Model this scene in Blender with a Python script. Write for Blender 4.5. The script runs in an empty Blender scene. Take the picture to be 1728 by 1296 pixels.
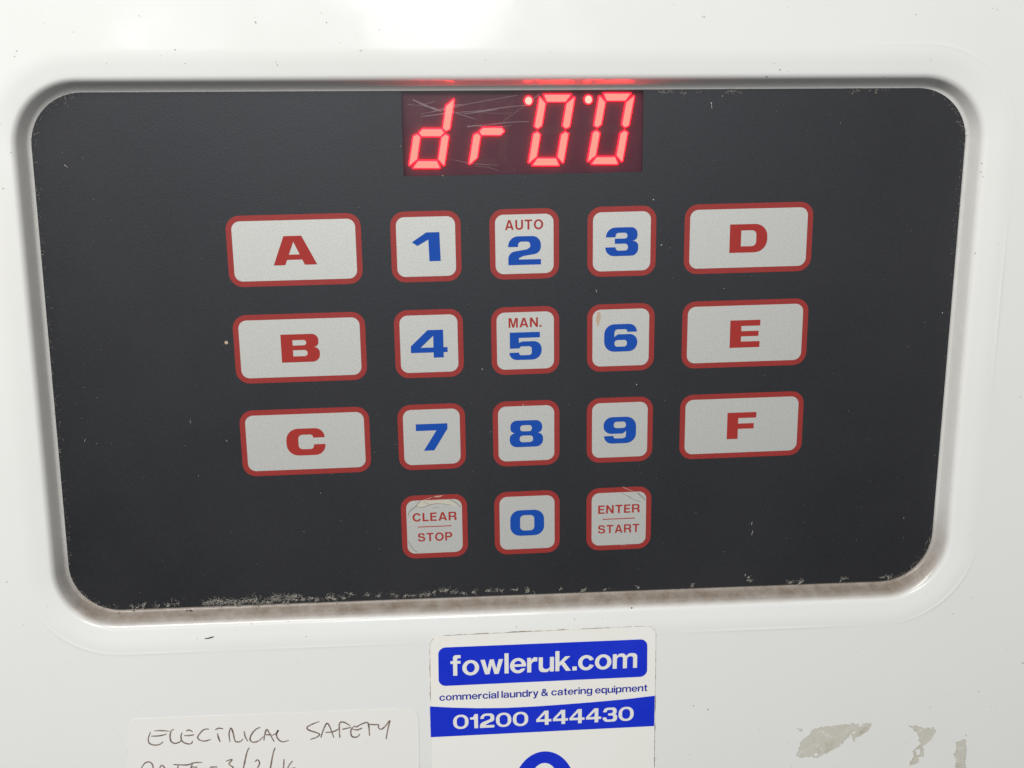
import bpy, math, random
from mathutils import Vector, Matrix
from mathutils.geometry import tessellate_polygon

random.seed(7)
scene = bpy.context.scene
col = scene.collection
MM = 0.001
Z0 = 1.20                      # height of the top key row above the floor, metres

# ------------------------------------------------------------------ camera
# plane frame: x right, y DOWN, z away from the viewer, millimetres, origin = centre of key "2"
CAM_R = ((0.99658308, 0.01217375, -0.08169428),
         (-0.03447799, 0.96009968, -0.27752453),
         (0.07505613, 0.27939291, 0.95723883))
CAM_C = (-23.718, -48.366, -265.847)
CAM_F = 2262.6                 # focal length in photograph pixels (1728 wide)

def world(x, y, h=0.0):
    """plane mm (+ height h towards the viewer) -> world metres"""
    return Vector((x * MM, -h * MM, Z0 - y * MM))

def vw(v):
    return Vector((v[0], v[2], -v[1]))

cam_data = bpy.data.cameras.new('camera')
cam = bpy.data.objects.new('camera', cam_data)
col.objects.link(cam)
cam_data.sensor_fit = 'HORIZONTAL'
cam_data.sensor_width = 36.0
cam_data.lens = CAM_F / 1728.0 * 36.0
cam_data.clip_start = 0.01
cam_data.clip_end = 50.0
rx, dn, fw = (vw(r) for r in CAM_R)
up, bk = -dn, -fw
rot = Matrix(((rx.x, up.x, bk.x), (rx.y, up.y, bk.y), (rx.z, up.z, bk.z)))
cam.matrix_world = Matrix.Translation(Vector((CAM_C[0] * MM, CAM_C[2] * MM, Z0 - CAM_C[1] * MM))) @ rot.to_4x4()
scene.camera = cam

# ------------------------------------------------------------------ world and lamps
w = bpy.data.worlds.new('World')
scene.world = w
w.use_nodes = True
bg = w.node_tree.nodes['Background']
bg.inputs[0].default_value = (0.96, 0.98, 1.0, 1)
bg.inputs[1].default_value = 0.15

def area(name, loc, target, sx, sy, power, color):
    d = bpy.data.lights.new(name, 'AREA')
    d.shape = 'RECTANGLE'
    d.size, d.size_y = sx, sy
    d.energy = power
    d.color = color
    o = bpy.data.objects.new(name, d)
    col.objects.link(o)
    o.location = loc
    dirv = Vector(target) - Vector(loc)
    o.rotation_euler = dirv.to_track_quat('-Z', 'Y').to_euler()
    return o

area('ceiling_tube_near', (-0.33, -0.44, Z0 + 0.40), (-0.02, 0, Z0), 0.6, 0.06, 4.9, (1.0, 0.99, 0.965))
area('ceiling_tube_far', (-0.45, -1.9, Z0 + 1.15), (-0.02, 0, Z0), 1.2, 0.06, 2.5, (1.0, 0.985, 0.95))
area('fill_right', (0.62, -0.75, Z0 + 0.42), (0.02, 0, Z0), 0.6, 0.06, 1.1, (1.0, 0.96, 0.90))  # unseen warm fill lamp, added to lift the dark left wall of the recess
win = area('window_light', (0.03, -2.0, Z0 + 0.34), (0, 0, Z0), 0.26, 0.76, 8.0, (0.94, 0.98, 1.0))
win.data.shape = 'ELLIPSE'
area('streak_lamp', (-0.40, -2.0, Z0 - 0.012), (0, 0, Z0), 0.17, 0.02, 0.16, (1.0, 1.0, 1.0))  # unseen thin lamp added for a faint streak reflected in the casing

vs = scene.view_settings
vs.view_transform = 'Standard'
vs.look = 'None'
vs.exposure = 0.0
vs.gamma = 1.0
vs.use_curve_mapping = False

# ------------------------------------------------------------------ helpers
def px(u, v, h=0.0):
    """a point seen at photograph pixel (u, v), lying on the plane h mm in front of the overlay -> plane mm"""
    a = ((u - 864) / CAM_F, (v - 648) / CAM_F, 1.0)
    d = [sum(CAM_R[i][j] * a[i] for i in range(3)) for j in range(3)]
    s = (-h - CAM_C[2]) / d[2]
    return (CAM_C[0] + s * d[0], CAM_C[1] + s * d[1])

def wpos(o):
    p = o.location.copy()
    while o.parent:
        o = o.parent
        p = p + o.location
    return p

def mesh_obj(name, verts, faces, mat, parent=None, origin=None, smooth=False, label=None, cat=None, group=None, kind=None, mats=None, fmat=None):
    verts = [Vector(v) for v in verts]
    if origin is None:
        origin = Vector((sum(v.x for v in verts), sum(v.y for v in verts), sum(v.z for v in verts))) / len(verts)
    me = bpy.data.meshes.new(name)
    me.from_pydata([tuple(v - origin) for v in verts], [], faces)
    for m in (mats or [mat]):
        me.materials.append(m)
    if fmat:
        me.polygons.foreach_set('material_index', fmat)
    if smooth:
        me.polygons.foreach_set('use_smooth', [True] * len(faces))
    me.update()
    o = bpy.data.objects.new(name, me)
    col.objects.link(o)
    if parent:
        o.parent = parent
        o.location = origin - wpos(parent)
    else:
        o.location = origin
    tag(o, label, cat, group, kind)
    return o

def tag(o, label=None, cat=None, group=None, kind=None):
    if label: o['label'] = label
    if cat: o['category'] = cat
    if group: o['group'] = group
    if kind: o['kind'] = kind

def empty(name, loc, label, cat, group=None):
    o = bpy.data.objects.new(name, None)
    col.objects.link(o)
    o.location = loc
    o.empty_display_size = 0.01
    tag(o, label, cat, group)
    return o

def rpoly(pts, n=6):
    """closed polygon with a corner radius per point: (x, y[, r])"""
    out = []
    N = len(pts)
    for i in range(N):
        p0, p1, p2 = pts[i - 1], pts[i], pts[(i + 1) % N]
        r = p1[2] if len(p1) > 2 else 0
        c = Vector(p1[:2]); a = Vector(p0[:2]) - c; b = Vector(p2[:2]) - c
        if r <= 0 or a.length < 1e-9 or b.length < 1e-9:
            out.append((c.x, c.y)); continue
        la, lb = a.length, b.length
        a.normalize(); b.normalize()
        ang = math.acos(max(-1, min(1, a.dot(b))))
        if ang > math.pi - 0.02:
            out.append((c.x, c.y)); continue
        tl = r / math.tan(ang / 2)
        ra = p0[2] if len(p0) > 2 else 0
        rb = p2[2] if len(p2) > 2 else 0
        tl = min(tl, la * (0.5 if ra else 0.97), lb * (0.5 if rb else 0.97))
        r = tl * math.tan(ang / 2)
        bis = (a + b).normalized()
        ctr = c + bis * (r / math.sin(ang / 2))
        s, e = c + a * tl - ctr, c + b * tl - ctr
        a0 = math.atan2(s.y, s.x); a1 = math.atan2(e.y, e.x)
        d = (a1 - a0 + math.pi) % (2 * math.pi) - math.pi
        for k in range(n + 1):
            th = a0 + d * k / n
            out.append((ctr.x + r * math.cos(th), ctr.y + r * math.sin(th)))
    return out

def arc(cx, cy, rx_, ry_, a0, a1, n=14):
    return [(cx + rx_ * math.cos(math.radians(a0 + (a1 - a0) * k / n)), cy + ry_ * math.sin(math.radians(a0 + (a1 - a0) * k / n))) for k in range(n + 1)]

def rect(x0, y0, x1, y1, r=0):
    return [(x0, y0, r), (x1, y0, r), (x1, y1, r), (x0, y1, r)]

def area2(l):
    return sum(l[i - 1][0] * l[i][1] - l[i][0] * l[i - 1][1] for i in range(len(l)))

def tess(loops):
    """loops (outer first, then holes) -> verts2d, triangles"""
    vs_ = [Vector((p[0], p[1], 0)) for l in loops for p in l]
    tr = tessellate_polygon([[Vector((p[0], p[1], 0)) for p in l] for l in loops])
    return [(v.x, v.y) for v in vs_], [tuple(t) for t in tr]

def plate(loops, h0, h1):
    """solid plate in plane mm (y down) from height h0 to h1 -> world verts, faces"""
    v2, tr = tess(loops)
    n = len(v2)
    V = [world(x, y, h1) for x, y in v2] + [world(x, y, h0) for x, y in v2]
    F = []
    for t in tr:
        a, b, c = (v2[i] for i in t)
        s = (b[0] - a[0]) * (c[1] - a[1]) - (b[1] - a[1]) * (c[0] - a[0])
        if s > 0: t = (t[0], t[2], t[1])     # y down: make the front face the viewer
        F.append(t)
    k = 0
    for li, l in enumerate(loops):
        m = len(l)
        ccw = area2(l) < 0
        for i in range(m):
            a, b = k + i, k + (i + 1) % m
            f = (a, a + n, b + n, b) if (ccw == (li == 0)) else (a, b, b + n, a + n)
            F.append(f)
        k += m
    return V, F

def merge(parts):
    V, F = [], []
    for v, f in parts:
        k = len(V)
        V += v
        F += [tuple(i + k for i in q) for q in f]
    return V, F

def ribbon(pts, width, h, taper=True, wob=0.0):
    """a flat pen stroke through plane points, Catmull-Rom smoothed"""
    P = []
    n = len(pts)
    for i in range(n - 1):
        p0 = pts[max(i - 1, 0)]; p1 = pts[i]; p2 = pts[i + 1]; p3 = pts[min(i + 2, n - 1)]
        for k in range(5):
            t = k / 5
            P.append(tuple(0.5 * (2 * p1[j] + (p2[j] - p0[j]) * t + (2 * p0[j] - 5 * p1[j] + 4 * p2[j] - p3[j]) * t * t
                                  + (3 * p1[j] - p0[j] - 3 * p2[j] + p3[j]) * t ** 3) for j in (0, 1)))
    P.append(tuple(pts[-1][:2]))
    V, F = [], []
    m = len(P)
    for i, p in enumerate(P):
        a = P[max(i - 1, 0)]; b = P[min(i + 1, m - 1)]
        d = Vector((b[0] - a[0], b[1] - a[1]))
        if d.length < 1e-9: d = Vector((1, 0))
        d.normalize()
        s = width / 2
        if taper: s *= 0.45 + 0.55 * math.sin(math.pi * (0.12 + 0.76 * i / (m - 1)))
        s *= 1 + wob * random.uniform(-1, 1)
        V.append(world(p[0] - d.y * s, p[1] + d.x * s, h))
        V.append(world(p[0] + d.y * s, p[1] - d.x * s, h))
        if i: F.append((2 * i - 2, 2 * i - 1, 2 * i + 1, 2 * i))
    return V, F

# ------------------------------------------------------------------ materials
def mat(name, base, rough=0.5, spec=0.5, coat=0.0, coat_rough=0.1, emit=None, es=0.0, metallic=0.0):
    m = bpy.data.materials.new(name)
    m.use_nodes = True
    p = m.node_tree.nodes['Principled BSDF']
    p.inputs['Base Color'].default_value = (*base, 1)
    p.inputs['Roughness'].default_value = rough
    p.inputs['Specular IOR Level'].default_value = spec
    p.inputs['Metallic'].default_value = metallic
    p.inputs['Coat Weight'].default_value = coat
    p.inputs['Coat Roughness'].default_value = coat_rough
    if emit:
        p.inputs['Emission Color'].default_value = (*emit, 1)
        p.inputs['Emission Strength'].default_value = es
    return m, m.node_tree, p

def node(nt, kind, **kw):
    n = nt.nodes.new(kind)
    for k, v in kw.items():
        if k.startswith('i_'):
            n.inputs[k[2:]].default_value = v
        else:
            setattr(n, k, v)
    return n

def noise(nt, scale, detail=3, rough=0.5):
    tc = next((n for n in nt.nodes if n.type == 'TEX_COORD'), None) or nt.nodes.new('ShaderNodeTexCoord')
    n = node(nt, 'ShaderNodeTexNoise')
    n.inputs['Scale'].default_value = scale
    n.inputs['Detail'].default_value = detail
    n.inputs['Roughness'].default_value = rough
    nt.links.new(tc.outputs['Object'], n.inputs['Vector'])
    return n.outputs['Fac']

def ramp(nt, src, stops):
    r = node(nt, 'ShaderNodeValToRGB')
    e = r.color_ramp.elements
    while len(e) < len(stops): e.new(0.5)
    for i, (p, c) in enumerate(stops):
        e[i].position = p
        e[i].color = (*c, 1) if len(c) == 3 else c
    nt.links.new(src, r.inputs[0])
    return r.outputs[0]

def mix(nt, fac, a, b, blend='MIX'):
    m = node(nt, 'ShaderNodeMix', data_type='RGBA', blend_type=blend)
    for s, v in ((m.inputs[0], fac), (m.inputs[6], a), (m.inputs[7], b)):
        if hasattr(v, 'node'): nt.links.new(v, s)
        elif isinstance(v, tuple): s.default_value = (*v, 1)
        else: s.default_value = v
    return m.outputs[2]

def bump(nt, p, src, strength, dist):
    b = node(nt, 'ShaderNodeBump')
    b.inputs['Strength'].default_value = strength
    b.inputs['Distance'].default_value = dist
    nt.links.new(src, b.inputs['Height'])
    nt.links.new(b.outputs[0], p.inputs['Normal'])

G = lambda x: (x, x, x)

# white enamelled steel
ENAMEL, nt, p = mat('white_enamel', (0.80, 0.80, 0.775), 0.16, 0.5)
c1 = ramp(nt, noise(nt, 14, 4, 0.6), [(0.35, (0.80, 0.80, 0.785)), (0.7, (0.785, 0.78, 0.75))])
sp = ramp(nt, noise(nt, 900, 2), [(0.765, G(0)), (0.79, G(1))])
c2 = mix(nt, sp, c1, (0.42, 0.39, 0.35))
at_ = node(nt, 'ShaderNodeAttribute', attribute_name='groove_tint')       # brown tint round the keypad groove, with settled dust along its bottom
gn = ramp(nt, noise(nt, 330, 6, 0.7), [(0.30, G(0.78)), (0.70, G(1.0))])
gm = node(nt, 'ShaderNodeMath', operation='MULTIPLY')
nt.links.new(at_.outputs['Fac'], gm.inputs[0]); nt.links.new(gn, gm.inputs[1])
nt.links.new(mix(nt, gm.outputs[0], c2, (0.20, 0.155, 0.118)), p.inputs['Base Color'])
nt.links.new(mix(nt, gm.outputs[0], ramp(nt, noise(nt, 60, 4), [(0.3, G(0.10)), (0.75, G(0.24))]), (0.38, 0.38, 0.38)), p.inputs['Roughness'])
wv = node(nt, 'ShaderNodeMath', operation='ADD')                    # orange peel plus slow waviness of the sheet
wm = node(nt, 'ShaderNodeMath', operation='MULTIPLY'); wm.inputs[1].default_value = 9.0
nt.links.new(noise(nt, 24, 2), wm.inputs[0]); nt.links.new(wm.outputs[0], wv.inputs[0]); nt.links.new(noise(nt, 220, 2), wv.inputs[1])
bump(nt, p, wv.outputs[0], 0.02, 0.0006)

# black textured overlay film
FILM, nt, p = mat('black_film', (0.03, 0.03, 0.033), 0.42, 0.8)
p.inputs['Specular Tint'].default_value = (0.95, 0.95, 1.0, 1)
f0 = ramp(nt, noise(nt, 38, 4, 0.6), [(0.35, (0.90, 0.94, 1.06)), (0.65, (1.0, 1.0, 1.04))])
f1 = mix(nt, 1.0, ramp(nt, noise(nt, 2600, 2), [(0.3, (0.0035, 0.0037, 0.0046)), (0.75, (0.0085, 0.0088, 0.0108))]), f0, 'MULTIPLY')
f2 = ramp(nt, noise(nt, 5200, 1), [(0.72, G(0)), (0.8, G(1))])
nt.links.new(mix(nt, f2, f1, (0.030, 0.031, 0.036)), p.inputs['Base Color'])
nt.links.new(ramp(nt, noise(nt, 17, 6, 0.62), [(0.3, G(0.40)), (0.72, G(0.56))]), p.inputs['Roughness'])
bump(nt, p, noise(nt, 3200, 2), 0.25, 0.00006)

RED, nt, p = mat('red_print', (0.36, 0.030, 0.026), 0.42, 0.5)
nt.links.new(ramp(nt, noise(nt, 2600, 2), [(0.3, (0.26, 0.022, 0.019)), (0.75, (0.33, 0.029, 0.025))]), p.inputs['Base Color'])
bump(nt, p, noise(nt, 3200, 2), 0.2, 0.00005)
SILVER, nt, p = mat('silver_white_print', (0.60, 0.60, 0.58), 0.5, 0.6, metallic=0.6)
s1 = ramp(nt, noise(nt, 3000, 2), [(0.3, (0.60, 0.60, 0.57)), (0.7, (0.69, 0.69, 0.65))])
s2 = ramp(nt, noise(nt, 4200, 1), [(0.70, G(0)), (0.78, G(1))])
nt.links.new(mix(nt, s2, s1, (0.85, 0.85, 0.84)), p.inputs['Base Color'])
bump(nt, p, noise(nt, 3600, 2), 0.22, 0.00005)
REDINK, _, _ = mat('red_ink', (0.34, 0.026, 0.021), 0.5, 0.3)
BLUEINK, _, _ = mat('blue_ink', (0.004, 0.062, 0.36), 0.5, 0.25)
CRACK, _, _ = mat('crack_dirt', (0.16, 0.14, 0.11), 0.8, 0.2)
RAISED, _, _ = mat('lifted_film', (0.52, 0.50, 0.42), 0.35)
FLAKE, _, _ = mat('bare_flake', (0.62, 0.42, 0.32), 0.5)
RUST, nt, p = mat('rust_stain', (0.47, 0.35, 0.26), 0.8, 0.2)

# display
LIT, nt, p = mat('lit_segment', (0.3, 0.05, 0.05), 0.5, 0.2, emit=(1.0, 0.029, 0.021), es=12.0)
LITDOT, nt, p = mat('lit_dot', (0.3, 0.05, 0.05), 0.5, 0.2, emit=(1.0, 0.042, 0.030), es=18.0)
LITRIM, nt, p = mat('lit_segment_rim', (0.3, 0.03, 0.05), 0.5, 0.2, emit=(1.0, 0.002, 0.009), es=11.0)
UNLIT, _, _ = mat('unlit_segment', (0.075, 0.020, 0.030), 0.5, 0.3)
DBACK, nt, p = mat('display_face', (0.070, 0.014, 0.028), 0.55, 0.3)
PANE = bpy.data.materials.new('smoky_window')
PANE.use_nodes = True
nt = PANE.node_tree
nt.nodes.clear()
out = node(nt, 'ShaderNodeOutputMaterial')
tr = node(nt, 'ShaderNodeBsdfTransparent'); tr.inputs[0].default_value = (0.97, 0.90, 0.92, 1)
gl = node(nt, 'ShaderNodeBsdfGlossy'); gl.inputs['Roughness'].default_value = 0.22
ms = node(nt, 'ShaderNodeMixShader'); ms.inputs[0].default_value = 0.022
nt.links.new(tr.outputs[0], ms.inputs[1]); nt.links.new(gl.outputs[0], ms.inputs[2])
df = node(nt, 'ShaderNodeBsdfDiffuse'); df.inputs[0].default_value = (0.45, 0.38, 0.42, 1)
ms2 = node(nt, 'ShaderNodeMixShader')
nt.links.new(ramp(nt, noise(nt, 120, 5, 0.65), [(0.4, G(0.006)), (0.75, G(0.028))]), ms2.inputs[0])
nt.links.new(ms.outputs[0], ms2.inputs[1]); nt.links.new(df.outputs[0], ms2.inputs[2])
nt.links.new(ms2.outputs[0], out.inputs[0])
SCRATCH, _, _ = mat('scratch', (0.55, 0.50, 0.52), 0.6, 0.3)
SCRATCH_N = SCRATCH.node_tree
_p = SCRATCH_N.nodes['Principled BSDF']
_p.inputs['Alpha'].default_value = 0.25

# stickers
PAPER, nt, p = mat('sticker_vinyl', (0.80, 0.79, 0.74), 0.32, 0.5)
nt.links.new(ramp(nt, noise(nt, 45, 4), [(0.35, (0.86, 0.85, 0.81)), (0.75, (0.85, 0.825, 0.75))]), p.inputs['Base Color'])
STICKBLUE, nt, p = mat('sticker_blue', (0.012, 0.030, 0.50), 0.30, 0.3)
nt.links.new(ramp(nt, noise(nt, 90, 4), [(0.3, (0.006, 0.026, 0.56)), (0.75, (0.012, 0.036, 0.60))]), p.inputs['Base Color'])
STICKWHITE, _, _ = mat('sticker_lettering', (0.80, 0.79, 0.75), 0.32)
STICKNAVY, _, _ = mat('sticker_small_print', (0.020, 0.030, 0.34), 0.35)
EDGEDIRT, nt, p = mat('edge_dirt', (0.24, 0.20, 0.145), 0.85, 0.2)
NOTE, nt, p = mat('note_paper', (0.825, 0.805, 0.765), 0.45, 0.4)
NOTEDIRT, _, _ = mat('note_edge', (0.50, 0.50, 0.46), 0.8, 0.2)
PEN, nt, p = mat('pen_ink', (0.20, 0.155, 0.125), 0.7, 0.2)
nt.links.new(ramp(nt, noise(nt, 700, 3), [(0.35, (0.12, 0.09, 0.075)), (0.7, (0.36, 0.29, 0.24))]), p.inputs['Base Color'])
GLUE, nt, p = mat('old_adhesive', (0.52, 0.49, 0.40), 0.5, 0.4)
g1 = ramp(nt, noise(nt, 260, 5, 0.65), [(0.3, (0.72, 0.70, 0.63)), (0.55, (0.67, 0.64, 0.55)), (0.75, (0.52, 0.47, 0.38))])
nt.links.new(g1, p.inputs['Base Color'])
bump(nt, p, noise(nt, 600, 4), 0.5, 0.0002)
nt.links.new(ramp(nt, noise(nt, 420, 6, 0.7), [(0.36, G(0.10)), (0.46, G(0.6)), (0.7, G(0.95))]), p.inputs['Alpha'])
LINT, nt, p = mat('grey_lint', (0.36, 0.34, 0.30), 0.9, 0.1)
nt.links.new(ramp(nt, noise(nt, 300, 3), [(0.3, (0.13, 0.125, 0.11)), (0.7, (0.40, 0.375, 0.33))]), p.inputs['Base Color'])
DUST, _, _ = mat('pale_dust', (0.55, 0.52, 0.46), 0.9, 0.1)
SOOT, _, _ = mat('dark_grit', (0.055, 0.045, 0.038), 0.8, 0.2)
BROWN, _, _ = mat('brown_grime', (0.26, 0.17, 0.11), 0.85, 0.2)

# ------------------------------------------------------------------ machine front (pressed white steel with a recess)
FACE = 3.9        # height of the white face in front of the overlay
FLOOR = -0.30     # recess floor, the overlay is stuck on it
QUAD = [(-94.35, -31.5), (89.75, -29.2), (89.45, 77.8), (-96.75, 75.95)]   # overlay outline, TL TR BR BL, y down
RAD = [10.2, 10.6, 11.2, 10.2]

def outline(off, nc=14, ns=24, quad=QUAD, rad=RAD):
    """rounded quad grown outwards by off; same point count for every off"""
    N = 4
    lines = []
    for i in range(N):
        a, b = Vector(quad[i]), Vector(quad[(i + 1) % N])
        d = (b - a).normalized()
        nrm = Vector((d.y, -d.x))          # outward (y down, clockwise on screen)
        lines.append((a + nrm * off, d))
    cor = []
    for i in range(N):
        (p, d), (q, e) = lines[i - 1], lines[i]
        den = d.x * e.y - d.y * e.x
        t = ((q.x - p.x) * e.y - (q.y - p.y) * e.x) / den
        cor.append(p + d * t)
    arcs = []
    for i in range(N):
        r = max(rad[i] + off, 0.4)
        c = cor[i]; a = (cor[i - 1] - c).normalized(); b = (cor[(i + 1) % N] - c).normalized()
        ang = math.acos(a.dot(b)); tl = r / math.tan(ang / 2)
        ctr = c + (a + b).normalized() * (r / math.sin(ang / 2))
        s = c + a * tl - ctr; e = c + b * tl - ctr
        a0 = math.atan2(s.y, s.x); dd = (math.atan2(e.y, e.x) - a0 + math.pi) % (2 * math.pi) - math.pi
        arcs.append([(ctr.x + r * math.cos(a0 + dd * k / nc), ctr.y + r * math.sin(a0 + dd * k / nc)) for k in range(nc + 1)])
    out = []
    for i in range(N):
        out += arcs[i]
        s, e = Vector(arcs[i][-1]), Vector(arcs[(i + 1) % N][0])
        for k in range(1, ns):
            q = s.lerp(e, k / ns)
            out.append((q.x, q.y))
    return out

# section of the pressing: (distance outwards from the overlay edge, height)
RIDGE = []
def ridge(x, y):
    """faint ridge added at chosen places round the recess, shaped to catch highlights"""
    a = 0.0
    for cx, cy, rad_, k in ((92, -37, 16, .05), (97, 14, 15, .06), (92, 80, 10, .06), (-97, 82, 9, .06), (-80, 84, 9, .05), (-45, 84, 14, .04), (52, 85, 14, .06)):
        a = max(a, k * math.exp(-((x - cx) ** 2 + (y - cy) ** 2) / rad_ ** 2))
    return a

def profile():
    P = [(-0.12, FLOOR), (-0.04, FLOOR), (0.10, FLOOR)]
    # concave fillet r=1.2 turning up to 66 degrees
    r, ang = 0.9, 65
    for k in range(1, 9):
        a = math.radians(ang * k / 8)
        P.append((0.10 + r * math.sin(a), FLOOR + r * (1 - math.cos(a))))
    x, y = P[-1]
    L = 2.4
    dx, dy = math.cos(math.radians(ang)), math.sin(math.radians(ang))
    P.append((x + dx * L / 2, y + dy * L / 2)); P.append((x + dx * L, y + dy * L))
    x, y = P[-1]
    # convex shoulder easing to a shallow slope, then a tight crest into the flat face
    lo = 8
    r = 1.8
    for k in range(1, 9):
        a = math.radians(ang + (lo - ang) * k / 8)
        P.append((x + r * (math.sin(math.radians(ang)) - math.sin(a)), y + r * (math.cos(a) - math.cos(math.radians(ang)))))
    x, y = P[-1]
    rc = 20.0
    drop = rc * (1 - math.cos(math.radians(lo)))
    run = (FACE - drop - y) / math.tan(math.radians(lo))
    for k in range(1, 4):
        P.append((x + run * k / 3, y + (FACE - drop - y) * k / 3))
    x, y = P[-1]
    for k in range(1, 9):
        a = math.radians(lo * (1 - k / 8))
        P.append((x + rc * (math.sin(math.radians(lo)) - math.sin(a)), y + rc * (math.cos(a) - math.cos(math.radians(lo)))))
    x, y = P[-1]
    RIDGE.clear()
    for k in range(1, 11):                     # place for the slight ridge added to catch thin highlights
        RIDGE.append((len(P), 0.5 - 0.5 * math.cos(2 * math.pi * k / 10)))
        P.append((x + 0.95 * k / 10, FACE))
    P += [(x + 1.6, FACE), (x + 5, FACE), (x + 12, FACE)]
    return P

V, F = [], []
rings = [[(x, y, h) for x, y in outline(o)] for o, h in profile()]
for k, f_ in RIDGE: rings[k] = [(x, y, h + f_ * ridge(x, y)) for x, y, h in rings[k]]
rings = [[world(*q) for q in r] for r in rings]
big = [(-255, -140), (255, -140), (255, 300), (-255, 300)]
rings.append([world(x, y, FACE) for x, y in outline(0, quad=big, rad=[14] * 4)])
for k in range(1, 7):          # rolled outer edge of the front sheet and its return flange
    a = math.radians(15 * k)
    rings.append([world(x, y, FACE - 8 * (1 - math.cos(a))) for x, y in outline(8 * math.sin(a), quad=big, rad=[14] * 4)])
rings.append([world(x, y, FACE - 60) for x, y in outline(8, quad=big, rad=[14] * 4)])
n = len(rings[0])
for r in rings: V += r
for i in range(len(rings) - 1):
    for j in range(n):
        a, b = i * n + j, i * n + (j + 1) % n
        F.append((a, b, b + n, a + n))
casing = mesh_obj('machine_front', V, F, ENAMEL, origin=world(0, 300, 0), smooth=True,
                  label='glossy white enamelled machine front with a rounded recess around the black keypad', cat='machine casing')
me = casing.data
ga = me.attributes.new('groove_tint', 'FLOAT', 'POINT')
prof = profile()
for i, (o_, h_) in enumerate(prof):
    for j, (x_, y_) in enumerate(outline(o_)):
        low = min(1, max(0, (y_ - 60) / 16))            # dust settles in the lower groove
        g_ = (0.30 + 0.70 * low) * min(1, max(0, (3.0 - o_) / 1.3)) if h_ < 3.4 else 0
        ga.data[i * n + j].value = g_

# ------------------------------------------------------------------ control panel
panel = empty('control_panel', world(-3, 76, 0), 'black membrane control panel with red bordered keys and lit red display', 'control panel')
DISP = [(-23.7, -30.42), (23.75, -29.84), (23.72, -13.95), (-23.75, -14.10)]
ov = outline(0, nc=14, ns=1)
V, F = plate([ov, list(reversed(DISP))], FLOOR + 0.004, 0.0)
mesh_obj('overlay', V, F, FILM, panel)

# glyph outlines for the wide bold key legends, height 1, y up
GL = {
 '0': (1.24, [rect(0, 0, 1.24, 1, .36), rect(.36, .2, .88, .8, .15)]),
 '1': (.97, [[(0, .67), (.50, 1), (.95, 1), (.97, 0), (.585, 0), (.565, .75), (.19, .54)]]),
 '2': (1.13, [[(0, 0), (1.13, 0), (1.13, .19), (.36, .19, .03), (.37, .24, .06), (.52, .31, .1), (1.13, .40, .26), (1.13, 1, .32), (0, 1, .34), (0, .63), (.34, .63), (.34, .81, .12), (.76, .81, .11), (.76, .60, .10), (.64, .54, .1), (0, .44, .26)]]),
 '3': (1.15, [[(0, .31), (.36, .31), (.37, .19, .10), (.79, .19, .10), (.79, .43, .11), (.33, .43), (.33, .61), (.77, .61, .09), (.77, .81, .10), (.36, .81, .10), (.36, .66), (.02, .66), (.02, 1, .33), (1.12, 1, .33), (1.12, .55, .17), (.94, .525), (1.15, .49, .18), (1.15, 0, .34), (0, 0, .34)]]),
 '4': (1.28, [[(0, .43), (.60, 1), (1.14, 1), (1.14, .37), (1.28, .37), (1.28, .19), (1.14, .19), (1.14, 0), (.79, 0), (.79, .19), (0, .19)], [(.34, .37), (.79, .37), (.79, .79)]]),
 '5': (1.14, [[(0, .27), (.34, .27), (.35, .17, .08), (.79, .17, .10), (.79, .49, .10), (.38, .49, .08), (.36, .42), (.02, .42), (.02, 1), (1.08, 1), (1.08, .80), (.34, .80), (.34, .62), (.46, .67, .08), (1.14, .67, .28), (1.14, 0, .33), (0, 0, .33)]]),
 '6': (1.18, [[(1.16, .71), (.82, .71), (.80, .81, .07), (.37, .81, .11), (.36, .53), (.48, .63, .1), (1.18, .63, .28), (1.18, 0, .32), (0, 0, .36), (0, 1, .36), (1.16, 1, .33)], rect(.37, .18, .81, .42, .10)]),
 '7': (1.12, [[(0, .75), (0, 1), (1.12, 1), (1.12, .80), (.63, 0), (.26, 0), (.73, .75)]]),
 '8': (1.20, [[(0, 0, .30), (1.20, 0, .30), (1.20, .51, .20), (1.0, .525), (1.17, .54, .19), (1.17, 1, .30), (.03, 1, .30), (.03, .54, .19), (.20, .525), (0, .51, .20)], rect(.38, .59, .80, .82, .10), rect(.36, .18, .84, .43, .11)]),
 'A': (1.47, [[(0, 0), (.38, 1), (.98, 1), (1.47, 0), (1.05, 0), (.97, .18), (.46, .18), (.39, 0)], [(.53, .36), (.89, .36), (.70, .80)]]),
 'B': (1.32, [[(0, 0), (1.32, 0, .30), (1.32, .51, .19), (1.10, .525), (1.29, .54, .18), (1.29, 1, .26), (0, 1)], [(.40, .60), (.87, .60, .10), (.87, .79, .10), (.40, .79)], [(.40, .21), (.90, .21, .11), (.90, .43, .11), (.40, .43)]]),
 'C': (1.36, [[(1.36, .40), (.96, .40), (.95, .23, .12), (.42, .23, .15), (.42, .77, .15), (.94, .77, .10), (.94, .65), (1.35, .65), (1.35, 1, .36), (0, 1, .42), (0, 0, .42), (1.36, 0, .36)]]),
 'D': (1.33, [[(0, 0), (1.33, 0, .44), (1.33, 1, .44), (0, 1)], [(.40, .22), (.94, .22, .16), (.94, .78, .16), (.40, .78)]]),
 'E': (1.08, [[(0, 0), (1.08, 0), (1.08, .22), (.40, .22), (.40, .41), (1.03, .41), (1.03, .60), (.40, .60), (.40, .79), (1.08, .79), (1.08, 1), (0, 1)]]),
 'F': (1.06, [[(0, 0), (.40, 0), (.40, .38), (.98, .38), (.98, .58), (.40, .58), (.40, .79), (1.06, .79), (1.06, 1), (0, 1)]]),
}
w9, l9 = GL['6']
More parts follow.
